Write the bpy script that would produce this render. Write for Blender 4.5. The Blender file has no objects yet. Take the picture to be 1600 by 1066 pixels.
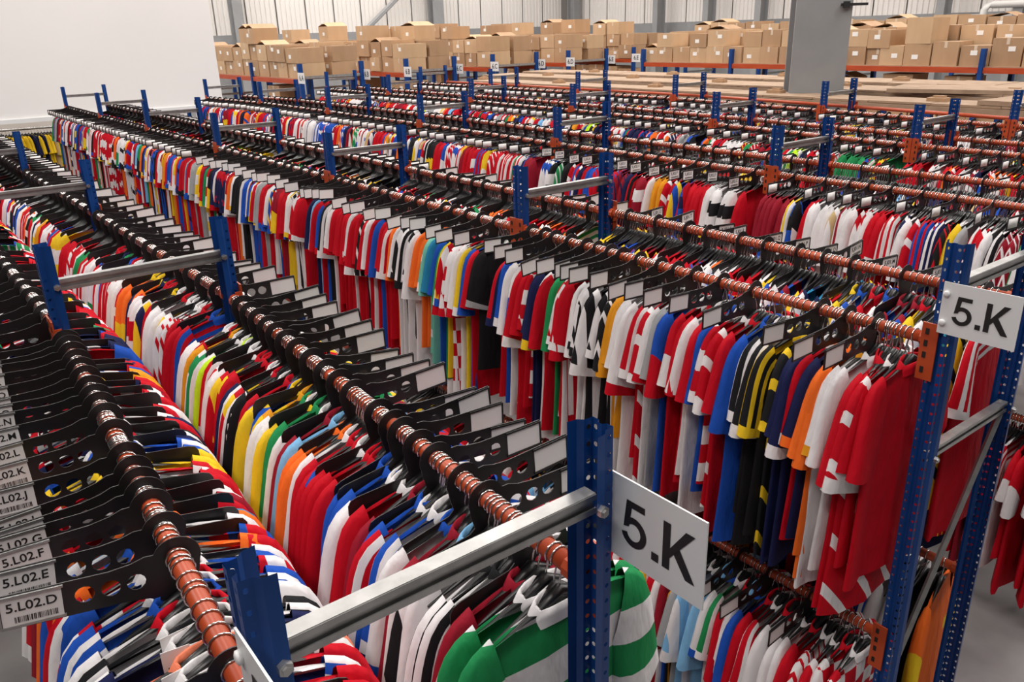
import bpy, bmesh, math, random
import numpy as np
from mathutils import Matrix, Vector
random.seed(7); rng = np.random.default_rng(7)
sc = bpy.context.scene
COL = sc.collection
S = 0.85          # metres per survey unit (unit = eye height above the upper rails)
H = 2.95          # eye height above the floor

# ------------------------------------------------------------------ camera
cam = bpy.data.cameras.new('camera'); cam.sensor_width = 36; cam.lens = 1263.19/1600*36
cam.clip_start = 0.02; cam.clip_end = 200
co = bpy.data.objects.new('camera', cam); COL.objects.link(co)
yaw, pitch, roll = math.radians(37.003), math.radians(21.036), math.radians(-1.737)
fw = Vector((math.sin(yaw)*math.cos(pitch), math.cos(yaw)*math.cos(pitch), -math.sin(pitch)))
rt = Vector((math.cos(yaw), -math.sin(yaw), 0)); up = rt.cross(fw)
r2 = rt*math.cos(roll)+up*math.sin(roll); u2 = up*math.cos(roll)-rt*math.sin(roll)
M = Matrix((r2, u2, -fw)).transposed().to_4x4(); M.translation = (0, 0, H)
co.matrix_world = M
sc.camera = co
# ------------------------------------------------------------------ light, exposure
w = bpy.data.worlds.new('world'); sc.world = w; w.use_nodes = True
w.node_tree.nodes['Background'].inputs[0].default_value = (1, .97, .95, 1)
w.node_tree.nodes['Background'].inputs[1].default_value = 0.06
sc.view_settings.view_transform = 'Standard'; sc.view_settings.look = 'None'
sc.view_settings.exposure = 0.0; sc.view_settings.gamma = 1; sc.view_settings.use_curve_mapping = False
LIGHT_POWER = 282
for i, x in enumerate((-3.0, 1.2, 5.4, 9.6, 13.8, 18.0, 22.0)):
    for j, y in enumerate((0.5, 9.5, 18.5, 27.0)):
        l = bpy.data.lights.new('high_bay_light', 'AREA'); l.shape = 'RECTANGLE'; l.size = 0.7; l.size_y = 6.0
        l.energy = LIGHT_POWER; l.color = (1, .955, .91)
        o = bpy.data.objects.new('high_bay_light', l); COL.objects.link(o); o.location = (x, y, 8.3)

# ------------------------------------------------------------------ materials
def mat(name, col, rough=.6, metal=0.0, spec=.5):
    m = bpy.data.materials.new(name); m.use_nodes = True
    b = m.node_tree.nodes['Principled BSDF']
    b.inputs['Base Color'].default_value = (*col, 1); b.inputs['Roughness'].default_value = rough
    b.inputs['Metallic'].default_value = metal; b.inputs['Specular IOR Level'].default_value = spec
    return m
def noisy(m, c1, c2, scale, detail=4, rough=None, bump=0.0, stretch=(1, 1, 1)):
    nt = m.node_tree; b = nt.nodes['Principled BSDF']
    tc = nt.nodes.new('ShaderNodeTexCoord'); mp = nt.nodes.new('ShaderNodeMapping'); mp.inputs['Scale'].default_value = stretch
    n = nt.nodes.new('ShaderNodeTexNoise'); n.inputs['Scale'].default_value = scale; n.inputs['Detail'].default_value = detail
    r = nt.nodes.new('ShaderNodeValToRGB'); r.color_ramp.elements[0].position = .35; r.color_ramp.elements[1].position = .7
    r.color_ramp.elements[0].color = (*c1, 1); r.color_ramp.elements[1].color = (*c2, 1)
    L = nt.links.new
    L(tc.outputs['Object'], mp.inputs[0]); L(mp.outputs[0], n.inputs['Vector']); L(n.outputs['Fac'], r.inputs[0]); L(r.outputs[0], b.inputs['Base Color'])
    if bump:
        bp = nt.nodes.new('ShaderNodeBump'); bp.inputs['Strength'].default_value = bump; L(n.outputs['Fac'], bp.inputs['Height']); L(bp.outputs[0], b.inputs['Normal'])
    return m
MT = {}
MT['blue'] = noisy(mat('blue_paint', (.003, .045, .21), .42, 0, .35), (.002, .040, .19), (.004, .052, .23), 9)
MT['orange'] = noisy(mat('orange_paint', (.62, .1, .025), .38), (.38, .048, .011), (.50, .075, .02), 14, stretch=(1, .15, 1))
MT['galv'] = noisy(mat('galvanised_steel', (.42, .42, .41), .38, .75), (.36, .36, .355), (.48, .48, .475), 25)
MT['chrome'] = mat('chrome_wire', (.62, .60, .59), .2, 1.0)
MT['black'] = mat('black_plastic', (.008, .008, .009), .32)
MT['plate'] = mat('divider_plastic', (.011, .009, .010), .42)
MT['hwhite'] = mat('white_hanger_plastic', (.6, .62, .58), .4)
MT['card'] = mat('label_card', (.83, .80, .79), .55)
MT['ink'] = mat('black_ink', (.012, .012, .013), .5)
MT['sign'] = mat('white_sign_board', (.74, .75, .76), .35)
MT['bolt'] = mat('bolt_steel', (.5, .5, .5), .35, .9)
MT['whitebolt'] = mat('white_plastic_bolt', (.8, .8, .8), .4)
MT['slot'] = mat('dark_slot', (.01, .006, .005), .8)
MT['wall'] = noisy(mat('white_plaster', (.80, .79, .78), .7), (.78, .77, .765), (.82, .81, .80), .5)
MT['clad'] = mat('white_cladding', (.74, .71, .68), .45)
MT['seam'] = mat('cladding_seam', (.33, .31, .30), .6)
MT['steel'] = noisy(mat('grey_steel_paint', (.26, .265, .27), .5), (.245, .25, .255), (.28, .285, .29), 3)
MT['floor'] = noisy(mat('concrete_floor', (.25, .23, .23), .55), (.19, .175, .18), (.30, .285, .28), 2.2, 8, bump=.05)
MT['mdf'] = noisy(mat('chipboard', (.34, .23, .15), .75), (.30, .20, .13), (.39, .27, .18), 6)
MT['tape'] = mat('packing_tape', (.62, .50, .38), .25)
MT['boxlabel'] = mat('box_label', (.82, .80, .77), .5)
MT['pipe'] = mat('white_pipe', (.75, .74, .72), .35)
MT['dark'] = mat('dark_void', (.02, .017, .015), .9)
CARD = []
for k, (a, b) in enumerate((((.42, .26, .145), (.47, .30, .17)), ((.36, .22, .12), (.42, .26, .15)), ((.50, .33, .19), (.55, .37, .22)))):
    CARD.append(noisy(mat('cardboard', a, .75), a, b, 5, stretch=(1, 1, .4)))

class N:                                    # little node-graph helper
    def __init__(s, nt): s.nt = nt
    def inp(s, sock, v):
        if isinstance(v, (int, float)): sock.default_value = v
        else: s.nt.links.new(v, sock)
    def m(s, op, a, b=0.0, c=0.0):
        n = s.nt.nodes.new('ShaderNodeMath'); n.operation = op
        s.inp(n.inputs[0], a); s.inp(n.inputs[1], b); s.inp(n.inputs[2], c); return n.outputs[0]
    def attr(s, name, typ, out):
        n = s.nt.nodes.new('ShaderNodeAttribute'); n.attribute_name = name; n.attribute_type = typ; return n.outputs[out]
def cloth_material(name, typ):
    """jersey knit: main colour, trim colour and a printed pattern chosen per jersey"""
    m = bpy.data.materials.new(name); m.use_nodes = True; nt = m.node_tree; b = nt.nodes['Principled BSDF']
    g = N(nt); mm = g.m
    c1 = g.attr('main_colour', typ, 'Color'); c2 = g.attr('trim_colour', typ, 'Color'); pat = g.attr('pattern', typ, 'Fac')
    pc = g.attr('pc', 'GEOMETRY', 'Vector'); sl = g.attr('sl', 'GEOMETRY', 'Fac')
    sp = nt.nodes.new('ShaderNodeSeparateXYZ'); nt.links.new(pc, sp.inputs[0]); x, rd, z = sp.outputs
    is_ = lambda k: mm('COMPARE', pat, float(k), .3)
    fr = lambda v, per: mm('FRACT', mm('DIVIDE', mm('ADD', v, 10.0), per))
    lt = lambda v, k: mm('LESS_THAN', v, k)
    gt = lambda v, k: mm('GREATER_THAN', v, k)
    AND = lambda a, c: mm('MULTIPLY', a, c)
    OR = lambda a, c: mm('MAXIMUM', a, c)
    cuff = gt(sl, .9)
    v = AND(cuff, lt(pat, 6.5))
    v = OR(v, AND(is_(1), lt(fr(x, .075), .5)))                       # vertical stripes
    v = OR(v, AND(is_(2), lt(fr(z, .15), .5)))                        # hoops
    v = OR(v, AND(is_(3), AND(lt(rd, .098), lt(fr(rd, .036), .48))))  # three shoulder stripes
    v = OR(v, AND(is_(4), gt(sl, .001)))                              # contrast sleeves
    v = OR(v, AND(is_(5), gt(sl, .62)))                               # broad cuff band
    v = OR(v, AND(is_(6), lt(fr(mm('ADD', x, mm('MULTIPLY', z, .7)), .13), .26)))  # diagonal flashes
    ck = mm('ABSOLUTE', mm('SUBTRACT', lt(fr(x, .13), .5), lt(fr(z, .13), .5)))
    v = OR(v, AND(is_(8), ck))                                        # checks
    v = OR(v, AND(is_(9), lt(fr(x, .03), .28)))                       # pin stripes
    crest = AND(lt(mm('ABSOLUTE', mm('SUBTRACT', x, .085)), .022), lt(mm('ABSOLUTE', mm('ADD', z, .30)), .026))
    v = OR(v, AND(lt(sl, .001), crest))
    mx = nt.nodes.new('ShaderNodeMix'); mx.data_type = 'RGBA'; nt.links.new(v, mx.inputs[0]); nt.links.new(c1, mx.inputs[6]); nt.links.new(c2, mx.inputs[7])
    nt.links.new(mx.outputs[2], b.inputs['Base Color'])
    oi = nt.nodes.new('ShaderNodeTexCoord'); mp = nt.nodes.new('ShaderNodeMapping'); mp.inputs['Scale'].default_value = (1, 1, .35)
    nz = nt.nodes.new('ShaderNodeTexNoise'); nz.inputs['Scale'].default_value = 22; nz.inputs['Detail'].default_value = 3
    nt.links.new(oi.outputs['Object'], mp.inputs[0]); nt.links.new(mp.outputs[0], nz.inputs['Vector'])
    bp = nt.nodes.new('ShaderNodeBump'); bp.inputs['Strength'].default_value = .55; bp.inputs['Distance'].default_value = .02
    nt.links.new(nz.outputs['Fac'], bp.inputs['Height']); nt.links.new(bp.outputs[0], b.inputs['Normal'])
    b.inputs['Roughness'].default_value = .72; b.inputs['Specular IOR Level'].default_value = .15
    return m
MT['cloth'] = cloth_material('jersey_cloth', 'OBJECT')
MT['clothstuff'] = cloth_material('jersey_cloth_stock', 'GEOMETRY')

# ------------------------------------------------------------------ helpers
def U(x, y, z): return Vector((x*S, y*S, H+z*S))
class MB:
    def __init__(s): s.v = []; s.f = []
    def add(s, V, F):
        n = len(s.v); s.v += [tuple(p) for p in V]; s.f += [tuple(i+n for i in f) for f in F]; return s
    def box(s, c, d, rz=0):
        x, y, z = (k/2 for k in d); ca, sa = math.cos(rz), math.sin(rz)
        V = [(c[0]+a*x*ca-b_*y*sa, c[1]+a*x*sa+b_*y*ca, c[2]+e*z) for a in (-1, 1) for b_ in (-1, 1) for e in (-1, 1)]
        return s.add(V, [(0, 1, 3, 2), (4, 6, 7, 5), (0, 4, 5, 1), (2, 3, 7, 6), (0, 2, 6, 4), (1, 5, 7, 3)])
    def tube(s, pts, r, n=8, cap=True):
        pts = [Vector(p) for p in pts]; V = []; F = []
        for i, p in enumerate(pts):
            t = (pts[min(i+1, len(pts)-1)]-pts[max(i-1, 0)]).normalized()
            a = Vector((0, 1, 0)) if abs(t.y) < .9 else Vector((1, 0, 0))
            e1 = t.cross(a).normalized(); e2 = t.cross(e1)
            rr = r[i] if isinstance(r, (list, tuple)) else r
            for k in range(n):
                q = 2*math.pi*k/n; V.append(p+e1*math.cos(q)*rr+e2*math.sin(q)*rr)
        for i in range(len(pts)-1):
            for k in range(n):
                k2 = (k+1) % n; F.append((i*n+k, i*n+k2, (i+1)*n+k2, (i+1)*n+k))
        if cap: F.append(tuple(range(n-1, -1, -1))); F.append(tuple((len(pts)-1)*n+k for k in range(n)))
        return s.add(V, F)
    def mesh(s, name, m, smooth=False):
        me = bpy.data.meshes.new(name); me.from_pydata(s.v, [], s.f); me.materials.append(m)
        if smooth: me.shade_smooth()
        me.validate(); return me
def link(name, data, parent=None, loc=(0, 0, 0), rz=0, mw=None):
    o = bpy.data.objects.new(name, data); COL.objects.link(o); o.parent = parent
    o.location = loc; o.rotation_euler = (0, 0, rz)
    if mw is not None: o.matrix_local = mw
    return o
def tag(o, label, cat, group=None, kind=None):
    o['label'] = label; o['category'] = cat
    if group: o['group'] = group
    if kind: o['kind'] = kind
    return o
def struct(name, me, label=None, parent=None, loc=(0, 0, 0)):
    o = link(name, me, parent, loc)
    if parent is None:
        o['kind'] = 'structure'
        if label: o['label'] = label; o['category'] = name.split('_')[0]
    return o
def ordn(n):
    return '%d%s' % (n, 'th' if 10 <= n % 100 <= 20 else {1: 'st', 2: 'nd', 3: 'rd'}.get(n % 10, 'th'))
def text_mesh(txt, size, m, bold=0.0, ext=.0006):
    c = bpy.data.curves.new('lettering', 'FONT'); c.body = txt; c.size = size; c.extrude = ext; c.offset = bold
    c.align_x = 'CENTER'; c.align_y = 'CENTER'; c.resolution_u = 4
    o = bpy.data.objects.new('lettering', c); COL.objects.link(o)
    me = bpy.data.meshes.new_from_object(o.evaluated_get(bpy.context.evaluated_depsgraph_get()))
    bpy.data.objects.remove(o); bpy.data.curves.remove(c)
    me.materials.clear(); me.materials.append(m); return me

# ------------------------------------------------------------------ the building
me = MB().box((14, 14, -.05), (50, 46, .1)).mesh('floor', MT['floor']); struct('floor', me, 'grey mottled concrete warehouse floor')
me = MB().box((14, 14, 9.05), (50, 46, .1)).mesh('ceiling', MT['clad']); struct('ceiling', me, 'pale ceiling high above the warehouse')
# white partition hanging over the far ends of the left-hand racks
px1 = 5.62*S; py = 16.75*S; zb = H-1.27*S
me = MB().box(((px1-9)/2, py+.06, (zb+9)/2), (px1+9, .12, 9-zb)).mesh('wall', MT['wall'])
wl = struct('wall_left', me, 'plain white partition wall behind the far end of the left racks')
me = MB().box(((px1-9)/2, py-.012, zb+.03), (px1+9, .05, .06)).mesh('edge_trim', MT['sign']); struct('edge_trim', me, parent=wl)
me = MB().box(((px1-9)/2, py+2.2, zb/2), (px1+9, .1, zb)).mesh('recess_wall', MT['clad']); struct('recess_wall', me, parent=wl)
# clad walls
def clad_wall(name, a, b, label):
    a = Vector(a); b = Vector(b); d = (b-a); L = d.length; d.normalize(); n = Vector((d.y, -d.x, 0))   # n points into the room
    root = struct(name, MB().box((0, 0, 0), (.01, .01, .01)).mesh('w', MT['seam']), label)
    V = []; F = []
    bm_ = MB(); bm_.add([a-n*.08, b-n*.08, b-n*.08+Vector((0, 0, 9)), a-n*.08+Vector((0, 0, 9))], [(0, 1, 2, 3)])
    root.data = bm_.mesh(name, MT['seam'])
    pw = 1.15; k = int(L/pw)
    mb = MB(); prof = []
    nr = 6
    for i in range(nr):
        x0 = .03+i*(pw-.05)/nr; s = (pw-.05)/nr
        prof += [(x0, 0), (x0+s*.62, 0), (x0+s*.72, .035), (x0+s*.9, .035)]
    prof.append((pw-.02, 0)); V = []; F = []
    for (x, y) in prof: V += [(x, y, 0), (x, y, 5.9)]
    for i in range(len(prof)-1): F.append((2*i, 2*i+2, 2*i+3, 2*i+1))
    pm = mb.add(V, F).mesh('cladding_panel', MT['clad'])
    ang = math.atan2(d.y, d.x)
    for i in range(k):
        o = link('cladding_panel', pm, root, a+d*(i*pw)+Vector((0, 0, 3.05)), ang)
    lo = MB().box((L/2, -.02, 1.45), (L, .06, 2.9)).box((L/2, .05, 2.98), (L, .16, .16)).mesh('wall_base', MT['steel'])
    link('wall_base', lo, root, a, ang)
    return root, a, d, n, ang, L
WX, WY = 32*S, 36*S
wb = clad_wall('wall_back', (-8, WY, 0), (WX, WY, 0), 'white ribbed cladding wall at the far end of the warehouse')
wr = clad_wall('wall_right', (WX, WY, 0), (WX, -6, 0), 'white ribbed cladding wall along the right side of the warehouse')
def wall_col(o_, t, wd, name, label):
    root, a, d, n, ang, L = o_
    p = a+d*t-n*(-.12)
    mb = MB().box((0, 0, 4.5), (wd, .05, 9)).box((0, -.22, 4.5), (.04, .4, 9)).box((0, -.42, 4.5), (wd, .05, 9))
    o = link(name, mb.mesh(name, MT['steel']), None, p+n*.3, ang); o['kind'] = 'structure'; o['label'] = label; o['category'] = 'column'
wall_col(wb, 8+12.9*S, .35, 'trim_1', 'grey steel column on the back wall beside the white partition')
wall_col(wb, 8+22.6*S, .5, 'trim_2', 'wide grey steel column on the back wall left of the corner')
wall_col(wb, 8+31.4*S, .35, 'trim_3', 'grey steel column in the corner of the two clad walls')
for i, t in enumerate((6.0, 8.6, 11.0, 17.6, 19.8)):
    wall_col(wr, t, .26, 'trim_%d' % (4+i), 'grey steel column on the right clad wall, %s from the corner' % ordn(i+1))
# diagonal wind braces on the back wall
br = MB().tube([(14.2*S*1.0, WY-.5, H-.15), (24.2*S, WY-.5, H+4.5)], .09, 6).mesh('wind_brace', MT['steel'])
def diag(x0, z0, x1, z1, label):
    p0 = Vector((x0, WY-.55, z0)); p1 = Vector((x1, WY-.55, z1))
    o = link('wind_brace', MB().tube([p0, p1], .1, 6).mesh('wind_brace', MT['steel'])); tag(o, label, 'brace')
diag(18.9*S, H+.2, 22.6*S, H+2.6, 'grey diagonal steel brace against the back wall above the boxes')
# big column standing among the empty shelves
cw = .64
mb = MB().box((0, -.30, 4.5), (cw, .05, 9)).box((0, 0, 4.5), (.04, .56, 9)).box((0, .30, 4.5), (cw, .05, 9))
cl = link('steel_column', None, None, U(11.28, 7.3, 0)*1); cl.location.z = 0; cl.rotation_euler.z = -.86
tag(cl, 'wide grey steel column rising through the empty shelving', 'column')
o = link('column_section', mb.mesh('column_section', MT['steel']), cl)
link('cable_box', MB().box((.27, -.36, 4.05), (.12, .1, .5)).mesh('cable_box', MT['galv']), cl)
link('sensor_arm', MB().box((.33, -.36, 3.12), (.3, .03, .03)).box((.24, -.37, 3.12), (.07, .05, .07)).mesh('sensor_arm', MT['ink']), cl)
# pipes at the top right
def pipe(pts, r, label):
    o = link('pipe', MB().tube(pts, r, 10).mesh('pipe', MT['pipe'], True)); tag(o, label, 'pipe')
pipe([(WX-.9, 13.75*S, H-.6), (WX-.9, 13.75*S, H+.16), (WX-.9, 13.68*S, H+.25), (WX-.9, 13.5*S, H+.29), (WX-.9, 4*S, H+.30)], .10, 'white pipe bending along the right wall')
pipe([(WX-.7, 14.3*S, H-.02), (WX-.7, 3*S, H)], .07, 'thin white pipe running straight under the bent pipe')

# ------------------------------------------------------------------ rack hardware meshes (shared)
def plate_cells(V, F, o, ex, ez, w_, h, holes, r, n):
    """strip from o along ex (width w_) and up ez (height h) with a column of holes at fraction holes"""
    def add(p): V.append(tuple(p)); return len(V)-1
    cols = sorted(holes)
    edges = [0]+[(cols[i]+cols[i+1])/2 for i in range(len(cols)-1)]+[1]
    pitch = h/n
    for ci, cf in enumerate(cols):
        x0, x1, xc = edges[ci]*w_, edges[ci+1]*w_, cf*w_
        for k in range(n):
            z0, z1 = k*pitch, (k+1)*pitch; zc = (z0+z1)/2
            out = [(x1, zc), (x1, z1), (xc, z1), (x0, z1), (x0, zc), (x0, z0), (xc, z0), (x1, z0)]
            oi = [add(o+ex*a+ez*b) for a, b in out]
            ii = [add(o+ex*(xc+r*math.cos(q*math.pi/4))+ez*(zc+r*math.sin(q*math.pi/4))) for q in range(8)]
            for q in range(8): F.append((oi[q], oi[(q+1) % 8], ii[(q+1) % 8], ii[q]))
PH = H+(-1+.3553)*S-.016       # post height
def post_mesh():
    V = []; F = []; ez = Vector((0, 0, 1)); n = int(PH/.030)
    # profile in plan, web on -x side: grooved web, flanges that step outwards
    pr = [(a*.80, b*.78) for a, b in [(.028, .044), (.006, .041), (-.004, .030), (-.026, .029), (-.026, .011), (-.017, .006), (-.017, -.006), (-.026, -.011), (-.026, -.029), (-.004, -.030), (.006, -.041), (.028, -.044)]]
    holes = {0: None, 2: .5, 4-1: .5, 7: .5, 8: .5}
    hol = {2, 3, 7, 8}
    for i in range(len(pr)-1):
        a = Vector((*pr[i], 0)); b = Vector((*pr[i+1], 0)); d = b-a; L = d.length; d = d/L
        if i in (2, 3, 7, 8): plate_cells(V, F, a, d, ez, L, PH, [.5], .0044, n)
        else:
            k = len(V); V += [tuple(a), tuple(b), tuple(b+ez*PH), tuple(a+ez*PH)]; F.append((k, k+1, k+2, k+3))
    k = len(V)
    me = bpy.data.meshes.new('post'); me.from_pydata(V, [], F); me.materials.append(MT['blue']); me.validate(); return me
POST = post_mesh()
FOOT = MB().box((0, 0, .003), (.11, .12, .006)).mesh('foot_plate', MT['blue'])
def brace_mesh(L):      # C channel along x
    mb = MB(); h = .034; d = .026; t = .003
    mb.box((L/2, -d/2+.007, 0), (L, t, h)).box((L/2, 0, h/2), (L, d, t)).box((L/2, 0, -h/2), (L, d, t)).box((L/2, -d/2, h/2-.005), (L, t, .010)).box((L/2, -d/2, -h/2+.005), (L, t, .010))
    return mb.mesh('brace', MT['galv'])
BOLT = MB().tube([(0, 0, 0), (0, -.009, 0)], .010, 6).tube([(0, -.009, 0), (0, -.0125, 0)], .006, 6).mesh('bolt', MT['bolt'])
RR = .0175
def rail_mesh(L): return MB().tube([(0, 0, 0), (0, L, 0)], RR, 14).mesh('rail', MT['orange'], True)
def conn_mesh(sg):      # end connector plate: face toward the aisle (sg) and a wing onto the post
    mb = MB().box((sg*.0245, -.011, -.03), (.005, .046, .17)).box((sg*.014, .010, -.005), (.024, .005, .07)).tube([(0, 0, 0), (0, .02, 0)], .0225, 10)
    return mb.mesh('end_connector', MT['orange'])
def slot_mesh(sg):
    mb = MB()
    for z in (.03, -.005, -.04, -.085): mb.box((sg*.0275, -.004, z), (.002, .010, .018))
    return mb.mesh('connector_slots', MT['slot'])
CONN = {s: conn_mesh(s) for s in (-1, 1)}; SLOT = {s: slot_mesh(s) for s in (-1, 1)}
W_ = .634
RACKS = [  # name, [(x_left, y) per frame], label
    ('garment_rack', [(.256, .948), (.367, 3.245), (.332, 5.55), (.285, 7.90), (.262, 10.4), (.262, 12.9), (.262, 15.4)], 'blue and orange double garment rack nearest the camera, with the 5.L02 labels'),
    ('garment_rack', [(2.619, y) for y in (1.123, 3.367, 5.662, 8.154, 10.613, 13.09, 15.58)], 'second garment rack across the aisle, with a 5.K sign at its end'),
    ('garment_rack', [(x, y) for x, y in ((4.96, 1.1), (4.93, 3.43), (4.96, 5.8), (5.05, 8.33), (5.1, 10.85), (5.1, 13.35), (4.9, 15.43))], 'third garment rack back from the camera, seen behind the second'),
    ('garment_rack', [(x, y) for x, y in ((6.8, 1.1), (6.85, 3.43), (7.08, 5.71), (7.24, 8.15), (7.33, 10.57), (7.33, 13.1), (7.33, 15.57))], 'fourth garment rack back from the camera'),
    ('garment_rack', [(x, y) for x, y in ((8.6, 1.1), (8.67, 3.42), (8.98, 5.65), (9.3, 8.25), (9.35, 10.4), (9.4, 12.9), (9.4, 15.4))], 'farthest garment rack, its back rail bare orange'),
]
RAILZ = [-1.0, -2.228]
RAIL = {}       # (rack, side, bay) -> (p0, p1) rail ends on the upper tier
_bm = {}
def bmesh_cached(L):
    k = round(L, 2)
    if k not in _bm: _bm[k] = brace_mesh(L)
    return _bm[k]
for ri, (nm, fr, label) in enumerate(RACKS):
    root = link(nm, None, None, (U(fr[0][0], fr[0][1], 0).x, U(fr[0][0], fr[0][1], 0).y, 0))
    tag(root, label, 'garment rack', 'double-sided garment racks'); org = Vector(root.location)
    for fi, (x, y) in enumerate(fr):
        pl = U(x, y, 0); pl.z = 0; prr = U(x+W_, y, 0); prr.z = 0
        a = link('post', POST, root, pl-org); b = link('post', POST, root, prr-org, math.pi)
        link('foot_plate', FOOT, a); link('foot_plate', FOOT, b)
        L = (prr.x-pl.x)-.01
        zs = [PH-.129, H-1.43*S, .25]
        for z in zs:
            link('brace', bmesh_cached(L), root, pl-org+Vector((.005, 0, z)))
        # diagonals
        for (z0, z1) in ((H-1.45*S, H-2.5*S), (.3, H-2.5*S)):
            p0 = Vector((.01, 0, z1)); p1 = Vector((L, 0, z0))
            if (ri, round(z0, 1)) not in _bm: _bm[(ri, round(z0, 1))] = MB().tube([p0, p1], .011, 4).mesh('diagonal_brace', MT['galv'])
            link('diagonal_brace', _bm[(ri, round(z0, 1))], root, pl-org)
        if fi < 3:
            for p_ in (pl, prr):
                for z in zs[:2]:
                    link('bolt', BOLT, root, p_-org+Vector((.013 if p_ is pl else -.013, -.033, z)))
    for bi in range(len(fr)-1):
        for side in (0, 1):
            p0 = U(fr[bi][0]+side*W_, fr[bi][1], 0); p1 = U(fr[bi+1][0]+side*W_, fr[bi+1][1], 0)
            sg = 1 if side else -1
            for tier, rz_ in enumerate(RAILZ):
                q0 = p0.copy(); q1 = p1.copy(); q0.z = q1.z = H+rz_*S
                q0.y += .034; q1.y -= .034
                if tier == 0: RAIL[(ri, side, bi)] = (q0, q1)
                else: RAIL[(ri, side, bi, 'low')] = (q0, q1)
                if tier == 1 and bi > 2: continue
                d = q1-q0; ang = math.atan2(-d.x, d.y)
                rl = link('rail', rail_mesh(d.length), root, q0-org, ang)
                c = link('end_connector', CONN[sg], rl)
                c2 = link('end_connector', CONN[-sg], rl, (0, d.length, 0), math.pi)
                if tier == 0 and bi < 2 or bi == 0:
                    link('connector_slots', SLOT[sg], rl); link('connector_slots', SLOT[-sg], rl, (0, d.length, 0), math.pi)
# ------------------------------------------------------------------ aisle signs
def glyphs(txt, size, m):
    """plain grotesque capitals drawn as solid strokes: cap height = size"""
    mb = MB(); x = 0.0; t = .175; parts = []
    def strip(P, Q):           # quad strip between two outlines
        n = len(mb.v); V = []
        for a, b in zip(P, Q): V += [(a[0]+x, a[1], 0), (b[0]+x, b[1], 0), (a[0]+x, a[1], .004), (b[0]+x, b[1], .004)]
        F = []
        for i in range(len(P)-1):
            k = 4*i; F += [(k+2, k+3, k+7, k+6), (k, k+4, k+5, k+1), (k, k+2, k+6, k+4), (k+1, k+5, k+7, k+3)]
        mb.add(V, F)
    for ch in txt:
        if ch == '.': strip([(.02, 0), (.02, t)], [(.02+t, 0), (.02+t, t)]); w_ = .24
        elif ch == 'K':
            strip([(0, 0), (0, 1)], [(t, 0), (t, 1)]); strip([(t, .27), (.74, 1)], [(t, .48), (.53, 1)])
            strip([(.27, .40), (.565, 0)], [(.40, .575), (.78, 0)]); w_ = .80
        elif ch == 'L': strip([(0, 0), (0, 1)], [(t, 0), (t, 1)]); strip([(t, 0), (t, .14)], [(.6, 0), (.6, .14)]); w_ = .66
        elif ch == '5':
            cx, cy, R_, r_ = .30, .33, .33, .19
            A = [math.radians(a) for a in np.linspace(195, 495, 22)]
            P = [(cx+R_*1.0*math.cos(a), cy+R_*math.sin(a)) for a in A]; Q = [(cx+r_*math.cos(a)*.95, cy+r_*math.sin(a)) for a in A]
            strip(P, Q)
            strip([(.03, .38), (.10, 1)], [(.17, .42), (.235, .86)]); strip([(.10, 1), (.57, 1)], [(.12, .86), (.57, .86)]); w_ = .70
        x += w_+.05
    xs = [v[0] for v in mb.v]; cxm = (min(xs)+max(xs))/2
    mb.v = [((a-cxm)*size, (b-.5)*size, c*size) for a, b, c in mb.v]
    return mb.mesh('lettering', m)
def sign(x, y0, zt, w_, h, txt, label, tilt=0.0, bolts=True, side=-1, tsize=None):
    """board in the plane of the rails, reaching from the post toward the near end; lettering on both faces"""
    root = link('aisle_sign', MB().box((0, -w_/2, -h/2), (.003, w_, h)).mesh('aisle_sign', MT['sign']), None, U(x, y0, zt)); root.rotation_euler = (tilt, 0, 0)
    tag(root, label, 'sign', 'aisle signs')
    tm = glyphs(txt, h*.54, MT['ink']) if set(txt) <= set('5.KL') else text_mesh(txt, tsize or h*.7, MT['ink'], bold=h*.012)
    for s_ in (-1, 1):
        # text x axis -> -y when read from -x side
        R = Matrix(((0, 0, s_), (s_, 0, 0), (0, 1, 0))).to_4x4() if s_ > 0 else Matrix(((0, 0, -1), (-1, 0, 0), (0, 1, 0))).to_4x4()
        R.translation = (s_*.0022, -w_*.53, -h*.5)
        link('lettering', tm, root, mw=R)
    if bolts:
        bm_ = MB().tube([(-.001, 0, 0), (-.007, 0, 0), (-.009, 0, 0)], [.009, .009, .005], 10).mesh('fixing', MT['whitebolt'], True)
        for z in (-h*.22, -h*.78): link('fixing', bm_, root, (0, -.012, z))
    return root
sign(.89+.030, .93, -.757, .225*S, .175*S, '5.K', 'white 5.K aisle sign on the nearest blue post, in front of the jerseys', bolts=False)
sign(2.619-.036, 1.128, -.785, .235*S, .172*S, '5.K', 'white 5.K aisle sign at the right edge of the photo')
sign(.256-.034, .93, -.735, .225*S, .175*S, '5.L', 'white aisle sign low at the near left post, only its edge showing')

# ------------------------------------------------------------------ jerseys
PAL = {'r': (.50, .003, .014), 'R': (.27, .008, .022), 'w': (.74, .72, .73), 'b': (.012, .075, .42), 'n': (.010, .014, .065), 'k': (.011, .011, .013),
       'y': (.78, .52, .02), 'o': (.82, .145, .018), 'g': (.015, .24, .075), 'l': (.20, .45, .72), 't': (.16, .48, .38), 'a': (.70, .29, .015),
       's': (.34, .35, .36), 'c': (.50, .80, .02), 'p': (.60, .10, .22), 'u': (.02, .22, .40), 'e': (.55, .40, .20), 'q': (.80, .22, .12)}
CN = {'r': 'red', 'R': 'maroon', 'w': 'white', 'b': 'blue', 'n': 'navy', 'k': 'black', 'y': 'yellow', 'o': 'orange', 'g': 'green', 'l': 'sky blue', 't': 'mint green',
      'a': 'amber', 's': 'grey', 'c': 'lime', 'p': 'pink', 'u': 'teal', 'e': 'sand', 'q': 'coral'}
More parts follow.
